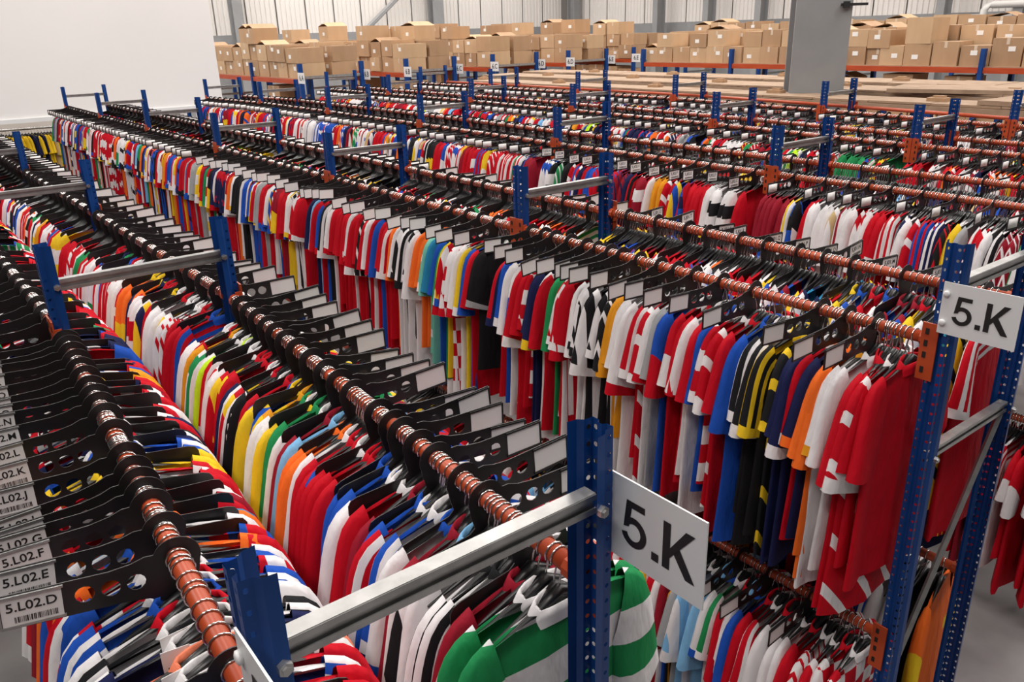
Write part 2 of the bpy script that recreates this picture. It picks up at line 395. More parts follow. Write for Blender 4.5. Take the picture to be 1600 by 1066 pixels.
PN = {0: '%s jersey with %s trim', 1: '%s jersey with %s vertical stripes', 2: '%s jersey with %s hoops', 3: '%s jersey with %s shoulder stripes', 4: '%s jersey with %s sleeves',
      5: '%s jersey with %s cuffs', 6: '%s jersey with %s flashes', 7: 'plain %s jersey', 8: '%s and %s checked jersey', 9: '%s jersey with %s pinstripes'}
WEI = 'r'*44+'w'*25+'b'*9+'n'*7+'k'*7+'y'*5+'o'*5+'g'*3+'R'*8+'l'*2+'s'*3+'c'+'a'+'e'
def rand_code(prev=None):
    if prev and random.random() < .36: return prev
    c = random.choice(WEI); t = random.choice('wwwwkbryn' if c not in 'w' else 'rrrbkngyb')
    if t == c: t = 'w' if c != 'w' else 'r'
    return c+t+str(random.choice((0, 0, 0, 7, 7, 7, 3, 3, 1, 4, 5, 6, 9, 2)))
def loops(rings, V, F, close_top, flip=False):
    n = len(rings[0]); b = len(V)
    for r in rings: V.extend(r)
    for i in range(len(rings)-1):
        for k in range(n):
            k2 = (k+1) % n; q = (b+i*n+k, b+i*n+k2, b+(i+1)*n+k2, b+(i+1)*n+k)
            F.append(q if not flip else q[::-1])
    if close_top: F.append(tuple(b+k for k in range(n)))
def torso(Mr, Nv, ph, L=.66):
    V = []; F = []; PC = []; rings = []
    for i in range(Nv):
        v = (i/(Nv-1))**1.35
        wd = np.interp(v, (0, .1, .3, .6, 1), (.190, .198, .192, .196, .215)); t = np.interp(v, (0, .03, .25, 1), (.008, .015, .019, .024))
        ring = []
        for k in range(Mr):
            a = 2*math.pi*k/Mr; c, s_ = math.cos(a), math.sin(a)
            x = wd*math.copysign(abs(c)**.75, c)*(1 if v > .12 else .92+.08*v/.12)
            fo = .016*min(1, v*2.5)*math.sin(17*x+ph)+.007*v*math.sin(41*x+2*ph)
            dz = .042*(abs(x)/.19)**1.6*(1-v)
            z = -.084-dz-v*L-.012*v*math.sin(9*x+ph)
            ring.append((x*(1+.02*v*math.sin(5*ph)), t*s_+fo, z)); PC.append((x, v*L+.004, z))
        rings.append(ring)
    loops(rings, V, F, True); return V, F, PC, [0.0]*len(V)
def sleeve(sg, Mr, Nv, ph, L=1.0):
    V = []; F = []; PC = []; SL = []; rings = []
    for i in range(Nv):
        k = i/(Nv-1)
        O = np.array((np.interp(k, (0, .15, .3, .5, 1), (.150, .190, .212, .228, .228+.040*L)), np.interp(k, (0, .15, .3, .5, 1), (-.092, -.112, -.142, -.195, -.195-.185*L))))
        I = np.array((np.interp(k, (0, 1), (.118, .116+.012*L)), np.interp(k, (0, 1), (-.25, -.25-.165*L))))
        c = (O+I)/2; h = (O-I)/2; t = np.interp(k, (0, .3, 1), (.016, .024, .028)); hl = float(np.linalg.norm(h))
        ring = []
        for j in range(Mr):
            a = 2*math.pi*j/Mr; p = c+h*math.cos(a)
            y = t*math.copysign(abs(math.sin(a))**.7, math.sin(a))+.012*k*math.sin(30*p[0]+ph)
            ring.append((sg*p[0], y, p[1])); PC.append((sg*p[0], hl*(1-math.cos(a))*.9, p[1])); SL.append(.02+.98*k)
        rings.append(ring)
    loops(rings, V, F, False, sg > 0); return V, F, PC, SL
def collar(Mr=14):
    V = []; F = []; rings = []
    for (rx, ry, z) in ((.078, .022, -.106), (.070, .021, -.088), (.058, .020, -.071), (.052, .016, -.072), (.060, .014, -.090)):
        rings.append([(rx*math.cos(2*math.pi*k/Mr), ry*math.sin(2*math.pi*k/Mr), z-.008*math.cos(2*math.pi*k/Mr)**2+ (.006 if math.sin(2*math.pi*k/Mr) > 0 else -.006)) for k in range(Mr)])
    loops(rings, V, F, False); return V, F, [(0, .5, 0)]*len(V), [1.0]*len(V)
def cloth_mesh(name, data, m, smooth=True):
    V, F, PC, SL = data
    me = bpy.data.meshes.new(name); me.from_pydata(V, [], F); me.materials.append(m)
    a = me.attributes.new('pc', 'FLOAT_VECTOR', 'POINT'); a.data.foreach_set('vector', np.array(PC, dtype=np.float32).ravel())
    a = me.attributes.new('sl', 'FLOAT', 'POINT'); a.data.foreach_set('value', np.array(SL, dtype=np.float32))
    if smooth: me.shade_smooth()
    return me
NV = 5
J_T = [cloth_mesh('jersey', torso(22, 12, 1.3*k+.4, .64+.04*k), MT['cloth']) for k in range(NV)]
J_S = {(sg, k): cloth_mesh('sleeve', sleeve(sg, 12, 9, 1.7*k, (.92, 1.0, 1.1, .85, 1.2)[k]), MT['cloth']) for sg in (-1, 1) for k in range(NV)}
J_C = cloth_mesh('collar', collar(), MT['cloth'])
def setcol(o, code):
    o['main_colour'] = PAL[code[0]]; o['trim_colour'] = PAL[code[1]]; o['pattern'] = float(code[2])
def jersey(p, yawz, code, label, group, k, sc_=1.0):
    o = link('jersey', J_T[k], None, p, yawz); o.scale = (sc_, 1, sc_); setcol(o, code); tag(o, label, 'jersey', group)
    for sg in (-1, 1):
        s_ = link('sleeve', J_S[(sg, (k+(sg > 0)) % NV)], o); setcol(s_, code)
    c = link('collar', J_C, o); setcol(c, code)
    return o
# ------------------------------------------------------------------ hangers
def hook_pts(n, r=RR+.0026):
    pts = [(r*math.cos(a), 0, r*math.sin(a)) for a in np.linspace(math.radians(200), math.radians(-60), n)]
    return pts+[(.004, 0, -.034), (0, 0, -.05), (0, 0, -.074)]
def hanger_meshes(plastic):
    mb = MB()
    arm = [(-.175, 0, -.142), (-.16, 0, -.130), (-.10, 0, -.110), (-.04, 0, -.090), (0, 0, -.068), (.04, 0, -.090), (.10, 0, -.110), (.16, 0, -.130), (.175, 0, -.142)]
    mb.tube(arm, [.003, .006, .008, .010, .012, .010, .008, .006, .003], 6)
    mb.tube([(-.15, 0, -.152), (0, 0, -.15), (.15, 0, -.152)], .004, 5)
    return mb.mesh('hanger', plastic, True)
HG = hanger_meshes(MT['black']); HGW = hanger_meshes(MT['hwhite'])
HOOK = MB().tube(hook_pts(12), .0021, 6).mesh('hook', MT['chrome'], True)
def hanger(p, yawz, label, group, white=False, flip=False):
    o = link('clothes_hanger', HGW if white else HG, None, p, yawz); tag(o, label, 'hanger', group)
    link('hook', HOOK, o, rz=math.pi if flip else 0); return o
# ------------------------------------------------------------------ size dividers with label holders
def divider_plate():
    """outline in (x, z), label arm toward +x; ring around the rail, round holes in the arm"""
    out = []
    R0 = .040
    for a in np.linspace(math.radians(20), math.radians(200), 14): out.append((R0*math.cos(a), R0*math.sin(a)))
    out += [(-.036, -.030), (-.030, -.056), (-.042, -.066), (-.150, -.082), (-.165, -.088), (-.172, -.100), (-.172, -.138), (-.165, -.150), (-.150, -.155), (-.06, -.135), (-.02, -.105), (.02, -.085), (.05, -.070), (.09, -.066), (.272, -.064), (.272, .001), (.110, .001), (.075, .006), (.052, .014)]
    holes = []
    hole = lambda cx, cz, r, n: [(cx+r*math.cos(-2*math.pi*k/n), cz+r*math.sin(-2*math.pi*k/n)) for k in range(n)]
    holes.append(hole(0, 0, RR+.002, 14))
    for cx in (.068, .108, .148): holes.append(hole(cx, -.031, .0155, 12))
    bm = bmesh.new(); alle = []; lp = []
    for ring in [out]+holes:
        vs = [bm.verts.new((x, -.0012, z)) for x, z in ring]; lp.append(vs)
        alle += [bm.edges.new((vs[i], vs[(i+1) % len(vs)])) for i in range(len(vs))]
    bmesh.ops.triangle_fill(bm, use_beauty=True, use_dissolve=False, edges=alle)
    bm.verts.ensure_lookup_table(); bm.verts.index_update()
    V = [tuple(v.co) for v in bm.verts]; F = [tuple(v.index for v in f.verts) for f in bm.faces]; n = len(V)
    sidef = []
    for vs in lp:
        for i in range(len(vs)): a, b = vs[i].index, vs[(i+1) % len(vs)].index; sidef.append((a, b, b+n, a+n))
    bm.free()
    V2 = V+[(x, .0012, z) for x, y, z in V]
    return V2, F+[tuple(i+n for i in f[::-1]) for f in F]+sidef
DV, DF = divider_plate()
def mirror(V, F, s): return ([(x*s, y, z) for x, y, z in V], F if s > 0 else [f[::-1] for f in F])
DIVM = {}; CARDM = {}; CLIPM = {}
def clip_mesh(s_, m):           # holder frame round three sides of the card, one piece
    o_ = [(.178, -.0615), (.273, -.0615), (.273, -.001), (.178, -.001), (.178, -.0055), (.2700, -.0055), (.2700, -.057), (.178, -.057)]
    V = [(s_*x, y, z) for y in (-.0012, -.0048) for x, z in o_]; q = [(0, 1, 6, 7), (1, 2, 5, 6), (2, 3, 4, 5)]
    F = [f[::-1] for f in q]+[tuple(i+8 for i in f) for f in q]+[(i, (i+1) % 8, (i+1) % 8+8, i+8) for i in range(8)]
    return MB().add(V, F).mesh('label_frame', m)
for s_ in (-1, 1):
    V, F = mirror(DV, DF, s_); DIVM[s_] = MB().add(V, F).mesh('size_divider', MT['plate'])
    CARDM[s_] = MB().box((s_*.225, -.0022, -.031), (.088, .0012, .052)).mesh('label_card', MT['card'])
    CLIPM[s_] = clip_mesh(s_, MT['plate'])
CLIPG = clip_mesh(-1, MT['galv'])
BAR = MB()
_x = -.026
while _x < .036:
    b_ = random.choice((.0006, .0009, .0015)); BAR.box((_x, -.0030, -.0475), (b_, .0003, .011)); _x += b_+random.choice((.0007, .0012, .0016))
BAR = BAR.mesh('barcode', MT['ink'])
_txt = {}
def divider(p, yawz, sgn, label, group, txt=None, card=True, clip_galv=False, tilt=0.0):
    o = link('size_divider', DIVM[sgn], None, p); o.rotation_euler = (0, tilt, yawz); tag(o, label, 'divider', group)
    if card:
        c = link('label_card', CARDM[sgn], o)
        link('label_frame', CLIPG if (clip_galv and sgn < 0) else CLIPM[sgn], o)
        if txt:
            if txt not in _txt: _txt[txt] = text_mesh(txt, .0235, MT['ink'], bold=.0003, ext=.0002)
            R = Matrix(((1, 0, 0), (0, 0, -1), (0, 1, 0))).to_4x4(); R.translation = (sgn*.225, -.0031, -.024)
            link('lettering', _txt[txt], c, mw=R)
            link('barcode', BAR, c, (sgn*.225, 0, 0))['kind'] = 'stuff'
    return o

# ------------------------------------------------------------------ stock lists (near end first)
SEQ = {}
SEQ[(1, 0, 0)] = 'rw7 rw6 rw7 rw7 wr7 wa0 oo7 oo7 no0 rw0 nw0 nr7 ky6 ky3 kw3 kw3 br7 rw7 rw6 rw2 bb7 wr4 ww7 rR7 rw5 br5 sk7 wr0 rw6 rw3 wr0 ww7 ao7 aa7 kw9 kw1 kw1 wk1 wk3 ww7 rw0 rw1 wr1 gw7 rr7 wb5 nn7 ny0 wr8 ra7 rw0 wb5 wk7 bw0'.split()
SEQ[(1, 0, 1)] = 'ks0 rw7 bw7 yw0 wr0 rw8 ww7 rw8 wr1 gb7 yb0 by7 ub7 tt7 tw6 ow7 oo7 ww7 kw1 wk3 wk1 wr7 ow7 rw3 rw0 rr7 bb7 rr7 wr7 rw7 kw9 rr7 rw0 wr0 rw3 rr7 rr7 rw7 rr7 wr0 rr7 wk3 kw3 rw0 br0 rr7 lw0 nb7 nw7 gw0 wk7 oo7 oy7 rw3 bb7 rr7'.split()
SEQ[(0, 1, 0)] = 'gw2 gw2 Rw7 wk3 wk3 ww7 wk1 wl0 Rw7 wb0 bw3 rw3 br7 Rr7 rw0 ww7 ww7 bb7 br7 rr7 rr7 rw0 bw5 rr7 rr7 wr7 oo7 oo7 lr7 Rr7 ww7 gn7 yk7 ww7 wg0 ya1 by2 by2 yb0 rr7 wr7 kk7 yr1 ww7 nw0 rr7 yr1 yr1 ww7 ww7 rw6 rw3 cb7 ww7 gw3 gw1 ay7 rw7 ww7'.split()
SEQ[(0, 0, 0)] = 'br7 bo7 wb0 rb7 rw7 wb3 rw5 wo7 qw7 nw0 wk3 kw3 wr0 wb3 bw5 wr1 bw0 wr7 rw7 or7 rb1 ww7 ua7 oy7 rr7 Rr7 wn7 ww7 rr7 rb0 rw2 rw3 yr7 yb7 yk0 bb7 bb7 wk7 nb7 wr3 kk7 rr7 rw0 nr7 wr3 rr7 ww7'.split()
SEQ[(1, 1, 0)] = 'rw3 yk6 un1 un1 wr7 yr0 bR1 bR1 wb0 rw7 wb1 yk7 ww7 rr7'.split()
SEQ[(1, 0, 0, 'low')] = 'wr8 rw8 rw1 wr9 rw7 wl7 ww7 wr0 rw3 rr7 bb7 wl0 rr7 gw3 wb0 ln7 lw1 sw7 ka9 bR4 wR7 rr7 wr7 yb0 kr1'.split()
RN = {(0, 0): 'leftmost rail', (0, 1): 'rail behind nearest sign', (1, 0): 'upper rail past aisle', (1, 1): 'second rail past aisle'}
RNL = 'lower rail past aisle'
SP = .0365
stock = []      # (position, yaw, code) of everything not built one by one
shang = []; sdiv = []
count = {}; countd = {}
def fill_bay(key, indiv, tier_low=False, sp=SP, until=None, start=.05):
    ri, side, bi = key[:3]; q0, q1 = RAIL[key]; d = q1-q0; L = d.length; d.normalize(); ang = math.atan2(-d.x, d.y)
    seq = SEQ.get(key); sg = 1 if side else -1
    t = start; i = 0; prev = None; nxt = random.uniform(.06, .14)
    lim = min(L-.03, until or 99)
    rname = RNL if tier_low else RN.get((ri, side))
    while t < lim:
        code = seq[i] if seq and i < len(seq) else rand_code(prev); prev = code
        yw = ang+random.gauss(0, .06)+(.05*sg)
        p = q0+d*t
        k2 = (ri, side, tier_low)
        if indiv and len(INDJ) < 300:
            count[k2] = n = count.get(k2, 0)+1
            pn = PN[int(code[2])] if code[0] != code[1] else PN[7]
            nm_ = pn % ((CN[code[0]],) if pn.count('%s') == 1 else (CN[code[0]], CN[code[1]]))
            lab = '%s, %s from near end of %s' % (nm_, ordn(n), rname)
            INDJ.append(jersey(p, yw, code, lab, 'jerseys on hangers', random.randrange(NV), random.uniform(.94, 1.06)))
            wh = random.random() < .05
            hanger(p, yw, '%s hanger of the %s jersey on %s' % ('white' if wh else 'black', ordn(n), rname), 'jersey hangers', wh, side == 0)
        else:
            stock.append((p, yw, code)); shang.append((p, yw))
        st_ = sp*random.uniform(.5, 1.5)
        if not (key == (0, 0, 0) and t < .4): shang.append((q0+d*(t+st_*random.uniform(.35, .65)), yw+random.gauss(0, .08)))
        if key == (0, 0, 0) and .17 < t < .2: st_ = .19
        t += st_; i += 1
INDJ = []; INDD = []
def fill_div(key, ts, indiv, texts=None, galv=False, tier_low=False):
    ri, side, bi = key[:3]; q0, q1 = RAIL[key]; d = q1-q0; L = d.length; d.normalize(); ang = math.atan2(-d.x, d.y); sg = 1 if side else -1
    for i, t in enumerate(ts):
        p = q0+d*t; yw = ang+random.gauss(0, .05); k2 = (ri, side, tier_low)
        tx = texts[i] if texts and i < len(texts) else None
        if indiv and len(INDD) < 300:
            countd[k2] = n = countd.get(k2, 0)+1
            rname = RNL if tier_low else {(2, 0): 'third rack front rail'}.get((ri, side)) or RN[(ri, side)]
            lab = ('black divider labelled %s, %s from near end of %s' % (tx, ordn(n), rname)) if tx else 'black divider with blank label, %s from near end of %s' % (ordn(n), rname)
            INDD.append(divider(p, yw, sg, lab, 'size dividers', tx, True, galv, random.gauss(0, .05)))
        else: sdiv.append((p, yw, sg))
def ts_from_y(ys, key):
    q0, q1 = RAIL[key]; return [(y*S-q0.y) for y in ys]
def rand_ts(L, a=.07, b=.16, t0=.08):
    out = []; t = t0
    while t < L-.05: out.append(t); t += random.uniform(a, b)
    return out
blen = lambda k: (RAIL[k][1]-RAIL[k][0]).length
# individually built stock: the nearest bays
fill_bay((0, 0, 0), True, sp=.030); fill_bay((0, 1, 0), True, sp=.030); fill_bay((1, 0, 0), True, start=.04, sp=.033); fill_bay((1, 0, 0, 'low'), True, True, until=.95)
fill_bay((1, 1, 0), True, until=.52, sp=.045); fill_bay((1, 0, 1), True); fill_bay((0, 1, 1), True)
LET = ['5.L02.'+c for c in 'CDEFGHIJKLMNOPQRSTUVWXYZ']
yA = [1.16, 1.555, 1.67, 1.79, 1.855, 1.915, 1.985, 2.075, 2.24, 2.37, 2.465, 2.54, 2.62, 2.72, 2.81, 2.90, 2.99, 3.07, 3.14]
fill_div((0, 0, 0), ts_from_y(yA, (0, 0, 0)), True, LET, True)
fill_div((0, 0, 1), rand_ts(blen((0, 0, 1)), .11, .2), True)
yB = [1.16, 1.32, 1.42, 1.55, 1.637, 1.73, 1.785, 1.874, 2.044, 2.147, 2.25, 2.37, 2.494, 2.60, 2.70, 2.79, 2.90, 3.0, 3.1]
fill_div((0, 1, 0), ts_from_y(yB, (0, 1, 0)), True)
fill_div((0, 1, 1), rand_ts(blen((0, 1, 1)), .10, .19), True)
yC = [1.345, 1.454, 1.56, 1.86, 2.018, 2.162, 2.265, 2.361, 2.488, 2.60, 2.678, 2.768, 2.847, 2.96, 3.081, 3.162, 3.27]
fill_div((1, 0, 0), ts_from_y(yC, (1, 0, 0)), True)
yC1 = [3.578, 3.714, 3.85, 3.994, 4.10, 4.275, 4.40, 4.55, 4.752, 4.87, 5.004, 5.2, 5.3, 5.433, 5.53]
fill_div((1, 0, 1), ts_from_y(yC1, (1, 0, 1)), True)
fill_div((1, 0, 0, 'low'), [.25, .42, .55, .7, .86, 1.0, 1.2], True, tier_low=True)
LJ = ['5.J01.'+c for c in 'JKLMNOPQRSTUVWXYZABCDEFGHI']; LJ2 = ['5.J02.'+c for c in 'CDEFGHIJKLMNOPQRSTUVWXYZAB']
fill_div((1, 1, 0), rand_ts(blen((1, 1, 0))  , .11, .2), True, LJ)
fill_div((2, 0, 1), rand_ts(blen((2, 0, 1))  , .11, .2), True, LJ2)
fill_div((1, 0, 2), rand_ts(blen((1, 0, 2))  , .11, .2), True)
fill_div((0, 1, 2), rand_ts(blen((0, 1, 2))  , .11, .2), True)
fill_div((1, 1, 1), rand_ts(blen((1, 1, 1))  , .11, .2), True)
# the rest of the stock
BUILT = {(0, 0, 0), (0, 1, 0), (1, 0, 0), (1, 0, 1), (0, 1, 1)}
BUILTD = {(0, 0, 0), (0, 0, 1), (0, 1, 0), (0, 1, 1), (1, 0, 0), (1, 0, 1), (1, 1, 0), (2, 0, 1), (1, 0, 2), (0, 1, 2), (1, 1, 1)}
for ri in range(5):
    for side in (0, 1):
        if ri == 4 and side == 1: continue
        for bi in range(6):
            key = (ri, side, bi)
            if ri >= 3 and bi == 0: st = .6
            else: st = .05
            if key == (1, 1, 0): st = .54
            if key not in BUILT: fill_bay(key, False, sp=.030 if ri < 2 else .034, start=st)
            if key not in BUILTD: fill_div(key, [t for t in rand_ts(blen(key), .11, .21) if t > st], False)
fill_bay((1, 0, 0, 'low'), False, True, start=.97)
for key in [(1, 0, 1, 'low'), (1, 1, 0, 'low'), (0, 1, 0, 'low'), (0, 0, 0, 'low'), (0, 1, 1, 'low'), (2, 0, 0, 'low'), (2, 0, 1, 'low')]: fill_bay(key, False, True, sp=.042)
# a few yellow shirts on a rail under the partition
p0 = U(1.6, 17.35, -1.42)
yr = link('wall_rail', MB().tube([p0, U(3.0, 17.2, -1.42)], .016, 8).mesh('wall_rail', MT['galv'], True)); tag(yr, 'short steel rail of yellow shirts below the white partition', 'rail')
for i in range(22): stock.append((U(1.65+i*.05, 17.35-.15*i/22, -1.42), math.pi/2+random.gauss(0, .1)+.5, random.choice(('yc7', 'yn7', 'yy7', 'cy7', 'nb7', 'ey7')))); shang.append(stock[-1][:2])

def build_stock(name, templates, inst, m, attrs=None, smooth=True):
    """one joined mesh from many placed copies of a template (V, F, PC, SL)"""
    vs = []; idx = []; sizes = []; off = 0; pcs = []; sls = []; c1 = []; c2 = []; pt = []
    for it in inst:
        p, yw = it[0], it[1]; V, F, PC, SL = templates[random.randrange(len(templates))] if len(it) == 3 and not isinstance(it[2], int) or len(it) == 2 else templates[it[2]]
        ca, sa = math.cos(yw), math.sin(yw); f = random.uniform(.95, 1.05) if len(it) == 3 and not isinstance(it[2], int) else 1
        X = np.stack([V[:, 0]*ca*f-V[:, 1]*sa+p[0], V[:, 0]*sa*f+V[:, 1]*ca+p[1], V[:, 2]*f+p[2]], 1)
        vs.append(X)
        for A, n in F: idx.append((A+off).ravel()); sizes.append(np.full(len(A), n, dtype=np.int32))
        off += len(V)
        if attrs:
            pcs.append(PC); sls.append(SL); n = len(V); c = it[2]
            c1.append(np.tile((*PAL[c[0]], 1.0), (n, 1))); c2.append(np.tile((*PAL[c[1]], 1.0), (n, 1))); pt.append(np.full(n, float(c[2])))
    vs = np.concatenate(vs).astype(np.float32); idx = np.concatenate(idx).astype(np.int32); sizes = np.concatenate(sizes)
    me = bpy.data.meshes.new(name); me.vertices.add(len(vs)); me.vertices.foreach_set('co', vs.ravel())
    me.loops.add(len(idx)); me.loops.foreach_set('vertex_index', idx)
    me.polygons.add(len(sizes)); me.polygons.foreach_set('loop_start', np.concatenate([[0], np.cumsum(sizes)[:-1]]).astype(np.int32))
    if isinstance(m, list):
        for q in m: me.materials.append(q)
    else: me.materials.append(m)
    me.update(calc_edges=True)
    if attrs:
        a = me.attributes.new('pc', 'FLOAT_VECTOR', 'POINT'); a.data.foreach_set('vector', np.concatenate(pcs).astype(np.float32).ravel())
        a = me.attributes.new('sl', 'FLOAT', 'POINT'); a.data.foreach_set('value', np.concatenate(sls).astype(np.float32))
        for nm_, arr in (('main_colour', c1), ('trim_colour', c2)):
            a = me.attributes.new(nm_, 'FLOAT_COLOR', 'POINT'); a.data.foreach_set('color', np.concatenate(arr).astype(np.float32).ravel())
        a = me.attributes.new('pattern', 'FLOAT', 'POINT'); a.data.foreach_set('value', np.concatenate(pt).astype(np.float32))
    if smooth: me.shade_smooth()
    return me
def merge(parts):
    V = []; F = []; PC = []; SL = []
    for v, f, pc, sl in parts:
        n = len(V); V += v; F += [tuple(i+n for i in q) for q in f]; PC += pc; SL += sl
    g = {}
    for q in F: g.setdefault(len(q), []).append(q)
    return np.array(V), [(np.array(a, dtype=np.int32), n) for n, a in g.items()], np.array(PC), np.array(SL)
low = [merge([torso(12, 6, 1.1*k, .64+.05*k), sleeve(-1, 8, 6, k, .85+.1*k), sleeve(1, 8, 6, k+1, .9+.08*k)]) for k in range(4)]
o = link('jersey_stock', build_stock('jersey_stock', low, stock, MT['clothstuff'], True)); tag(o, 'hundreds of jerseys packed on all the rails farther back', 'jerseys', kind='stuff')
hb = MB().tube([(-.17, 0, -.142), (-.04, 0, -.090), (0, 0, -.068), (.04, 0, -.090), (.17, 0, -.142)], [.003, .009, .012, .009, .003], 4, False)
hh = MB().tube(hook_pts(8), .0025, 4, False)
T = lambda mb_: merge([(mb_.v, mb_.f, [(0, 0, 0)]*len(mb_.v), [0.0]*len(mb_.v))])
o = link('hanger_stock', build_stock('hanger_stock', [T(hb)], shang, MT['black'])); tag(o, 'black hangers crowded along the rails farther back', 'hangers', kind='stuff')
o2 = link('hook', build_stock('hook', [T(hh)], shang, MT['chrome']), o); o2['kind'] = 'stuff'
dt = []; ct = []
for s_ in (-1, 1):
    V, F = mirror(DV, DF, s_); dt.append(merge([(list(V), F, [(0, 0, 0)]*len(V), [0.0]*len(V))]))
    q = MB().box((s_*.225, -.0022, -.031), (.078, .0012, .044)); ct.append(T(q))
inst = [(p, yw, 1 if sg > 0 else 0) for p, yw, sg in sdiv]
o = link('divider_stock', build_stock('divider_stock', dt, inst, MT['plate'], smooth=False)); tag(o, 'black label dividers on the rails farther back', 'dividers', kind='stuff')
o2 = link('label_card', build_stock('label_card', ct, inst, MT['card'], smooth=False), o); o2['kind'] = 'stuff'

tagm = MB().box((0, 0, -.035), (.045, .001, .062)).mesh('swing_tag', MT['card']); tbar = MB()
for k in range(9): tbar.box((-.014+k*.0035, -.0008, -.045), (.0016, .0004, .018))
tbar = tbar.mesh('barcode', MT['ink'])
for i, (x, y, z, a) in enumerate(((.20, 1.33, -1.085, .1), (.215, 1.38, -1.075, -.15), (.225, 1.42, -1.07, .05), (.19, 1.22, -1.12, 0), (.29, 1.36, -1.085, .2))):
    o = link('swing_tag', tagm, None, U(x, y, z), a); tag(o, 'small white barcode tag under the leftmost rail, %s from its near end' % ordn(sorted((1.22, 1.33, 1.36, 1.38, 1.42)).index(y)+1), 'tag', 'barcode tags')
    link('barcode', tbar, o)['kind'] = 'stuff'
# ------------------------------------------------------------------ empty shelving with chipboard decks
def post_simple(h): return MB().box((0, 0, h/2), (.08, .06, h)).mesh('post', MT['blue'])
dz = H-1.0*S
for r_i, (xa, xb, y0, y1, lab) in enumerate(((10.35, 11.0, 2.6, 15.0, 'empty shelving with bare chipboard decks, nearest the garment racks'), (11.85, 12.75, 2.4, 16.6, 'empty shelving with bare chipboard decks around the grey column'), (13.4, 14.4, 2.4, 17.0, 'empty shelving with bare chipboard decks farthest back'))):
    root = link('empty_shelving', None, None, Vector((xa*S, y0*S, 0))); tag(root, lab, 'shelving', 'empty shelving runs'); org = Vector(root.location)
    bl = 2.45; y = y0; k = 0
    PS = post_simple(dz-.06)
    while y < y1:
        ye = min(y+bl, y1); Lb = (ye-y)*S
        for lev, z in enumerate((dz, dz-.75)):
            nb = 3
            for j in range(nb):
                bd = MB().box((0, 0, 0), ((xb-xa)*S-.01, Lb/nb-.008, .022)).mesh('deck_board', MT['mdf'])
                link('deck_board', bd, root, Vector(((xa+xb)/2*S, (y*S+Lb*(j+.5)/nb), z+random.uniform(0, .006)))-org, random.gauss(0, .004))
            for xx in (xa, xb):
                link('beam', MB().box((0, 0, 0), (.04, Lb, .06)).mesh('beam', MT['mdf'] if lev == 0 else MT['orange']), root, Vector((xx*S, (y+ye)/2*S, z-.045))-org)
        for xx in (xa, xb): link('post', PS, root, Vector((xx*S, y*S, 0))-org)
        if k % 1 == 0:
            link('packing_block', MB().box((0, 0, .02), (.12, .2, .04)).box((.02, 0, .05), (.06, .12, .02)).mesh('packing_block', CARD[1]), root, Vector((random.uniform(xa+.2, xb-.2)*S, (y+.05)*S, dz+.012))-org)
        y += bl; k += 1
for i, (x, y, a, dx, dy, lab) in enumerate(((12.3, 5.2, .25, .8, 2.1, 'loose chipboard sheet lying skewed on the middle empty shelving'), (10.75, 3.6, -.08, .75, 1.5, 'thick loose chipboard sheet at the right edge of the photo'))):
    o = link('loose_board', MB().box((0, 0, .02), (dx, dy, .045)).mesh('loose_board', MT['mdf']), None, U(x, y, 0), a); o.location.z = dz+.02; tag(o, lab, 'board')

# ------------------------------------------------------------------ box racks at the back, aisles 6.A to 6.F
sz = H-.92*S
boxn = [0]
def carton(p, d, rz, m, label, grp, tape=True, lab=True, flap=False):
    o = link('cardboard_box', None, None, p, rz); tag(o, label, 'box', grp)
    x, y, z = d
    mb = MB().box((0, 0, z/2), d)
    if flap: mb.add([(-x/2, -y/2, z), (x/2, -y/2, z), (x/2, -y/2+y*.45, z+.09), (-x/2, -y/2+y*.45, z+.09), (-x/2, y/2, z), (x/2, y/2, z), (x/2, y/2-y*.45, z+.06), (-x/2, y/2-y*.45, z+.06)], [(0, 1, 2, 3), (5, 4, 7, 6)])
    link('carton', mb.mesh('carton', m), o)
    if tape: link('tape', MB().box((0, 0, z+.001), (x+.002, .05, .003)).box((-x/2-.001, 0, z-.05), (.003, .05, .1)).mesh('tape', MT['tape']), o)
    if lab: link('box_label', MB().box((-x/2-.002, random.uniform(-.2, .2)*y, z*random.uniform(.4, .75)), (.003, .11, .075)).mesh('box_label', MT['boxlabel']), o)
    return o
RACK6 = [(8.12, 9.70, 'A'), (10.95, 12.4, 'B'), (13.65, 15.17, 'C'), (16.36, 17.87, 'D'), (19.03, 20.47, 'E')]
Y6 = 18.6
P6 = MB().box((0, 0, (sz+.28)/2), (.09, .07, sz+.28)).mesh('post', MT['blue'])
def rack6(xa, xb, ya, yb, label, bay=3.0):
    root = link('pallet_rack', None, None, Vector((xa*S, ya*S, 0))); tag(root, label, 'pallet rack', 'racks of cardboard boxes'); org = Vector(root.location)
    y = ya; k = 0
    while y < yb+.01:
        for xx in (xa, xb): link('post', P6, root, Vector((xx*S, y*S, 0))-org)
        for z in (sz+.02, sz-.5, .4): link('brace', MB().box(((xb-xa)*S/2, 0, 0), ((xb-xa)*S-.06, .03, .05)).mesh('brace', MT['galv']), root, Vector((xa*S, y*S, z))-org)
        if y+bay <= yb+.01:
            for xx in (xa, xb):
                for z in (sz-.06, sz-.95): link('beam', MB().box((0, bay*S/2, 0), (.05, bay*S-.08, .09)).mesh('beam', MT['orange']), root, Vector((xx*S, y*S, z))-org)
            for z in (sz-.01, sz-.9): link('deck_board', MB().box(((xb-xa)*S/2, bay*S/2, 0), ((xb-xa)*S-.05, bay*S-.03, .02)).mesh('deck_board', MT['mdf']), root, Vector((xa*S, y*S, z))-org)
        y += bay; k += 1
    return root
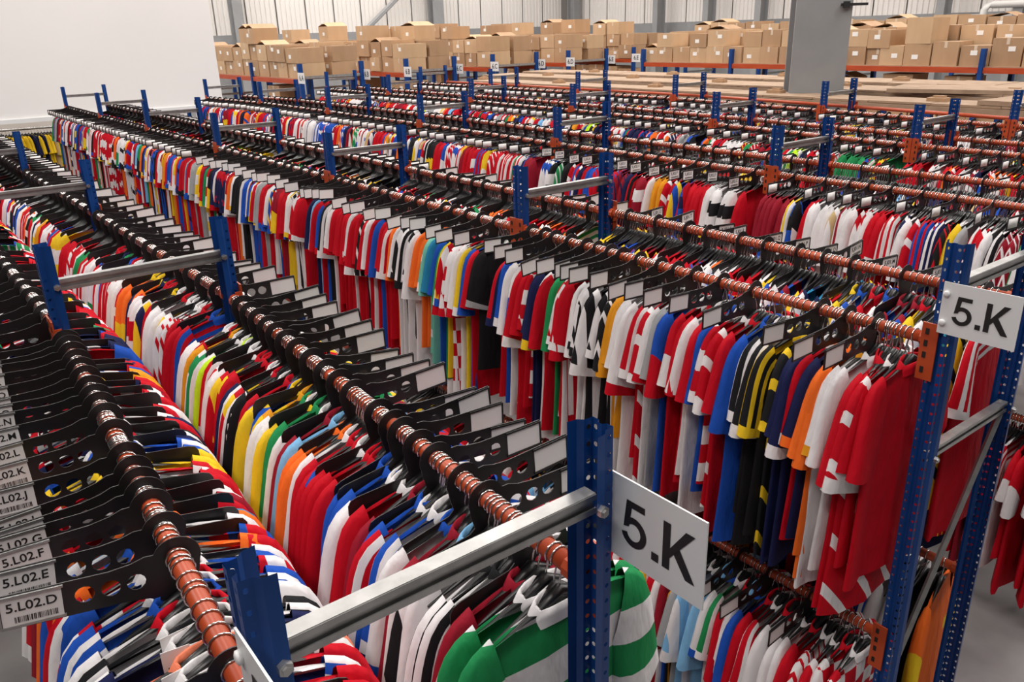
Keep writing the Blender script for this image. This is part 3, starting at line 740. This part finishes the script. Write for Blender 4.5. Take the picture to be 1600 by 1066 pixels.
def stack_row(x, ya, yb, zlev, rackname, lay, hs, side, dims=(.45, .62), order='', names=['bottom', 'second', 'third', 'top']):
    y = ya*S; n = 0; lim = yb*S
    while y < lim-.2:
        wdt = random.uniform(*dims); z = zlev; n += 1
        nl = random.choice(lay)
        for L_ in range(nl):
            h = random.uniform(*hs); boxn[0] += 1
            lab = '%s box in %s stack from near end, %s of %s' % (names[L_], ordn(n), side, rackname)
            carton(Vector((x*S+random.uniform(-.03, .03), y+wdt/2, z)), (random.uniform(.5, .58), wdt-.025, h), random.gauss(0, .03), random.choice(CARD), lab, 'cardboard boxes', random.random() < .6, random.random() < .8, L_ == nl-1 and random.random() < .18)
            z += h+.003
        y += wdt
for (xa, xb, c) in RACK6:
    rack6(xa, xb, Y6, Y6+9, 'blue and orange rack of cardboard boxes right of the 6.%s sign' % c)
    nmr = 'rack right of 6.%s' % c
    stack_row(xa+.36, Y6+.1, Y6+8.9, sz, nmr, (2, 2, 2, 3), (.28, .34), 'aisle side')
    stack_row(xb-.36, Y6+.1, Y6+2.2, sz, nmr, (2, 2, 3), (.28, .34), 'far side')
    stack_row(xa+.36, Y6+.1, Y6+3.0, sz-.89, nmr, (1, 2), (.30, .38), 'lower shelf')
rack6(17.3, 18.7, 4.57, 4.57+11.96, 'long rack of big boxes right of the grey column', 2.99)
stack_row(17.7, 4.7, 9.5, sz, 'long rack', (1, 1, 2), (.30, .46), 'front', (.42, .5))
stack_row(17.7, 9.5, 16.4, sz, 'long rack left of column', (2, 2, 1), (.28, .33), 'front', (.42, .5))
stack_row(18.4, 4.7, 16.4, sz, 'long rack', (2, 2), (.30, .34), 'back row', (.46, .6))
stack_row(17.7, 4.7, 13.4, sz-.89, 'long rack', (1, 2), (.3, .38), 'lower shelf', (.46, .6))
rack6(22.5, 24.0, 4.57, 4.57+14.95, 'farthest rack of boxes at the right wall', 2.99)
stack_row(22.9, 4.7, 19.4, sz, 'farthest rack', (2, 2, 2), (.36, .42), 'front', (.5, .62))
for i, (x, y, t, lab) in enumerate(((8.12, Y6, '6.A', 'small white 6.A sign on the leftmost box rack'), (9.70, Y6, '6.B', 'small white 6.B sign left of its aisle'), (10.95, Y6, '6.B', 'small white 6.B sign right of its aisle'),
        (12.4, Y6, '6.C', 'small white 6.C sign left of its aisle'), (13.65, Y6, '6.C', 'small white 6.C sign right of its aisle'), (15.17, Y6, '6.D', 'small white 6.D sign left of its aisle'), (16.36, Y6, '6.D', 'small white 6.D sign right of its aisle'),
        (17.87, Y6, '6.E', 'small white 6.E sign left of its aisle'), (19.03, Y6, '6.E', 'small white 6.E sign right of its aisle'), (20.47, Y6, '6.F', 'small white 6.F sign at the rightmost box rack'))):
    sign(x+(.04 if i % 2 else -.06), y+.02, -.78, .36*S, .24*S, t, lab, 0, False)
# signs at the far ends of garment aisles
print('boxes', boxn[0], 'jerseys', len(INDJ), 'stock', len(stock), 'dividers', len(INDD), len(sdiv))
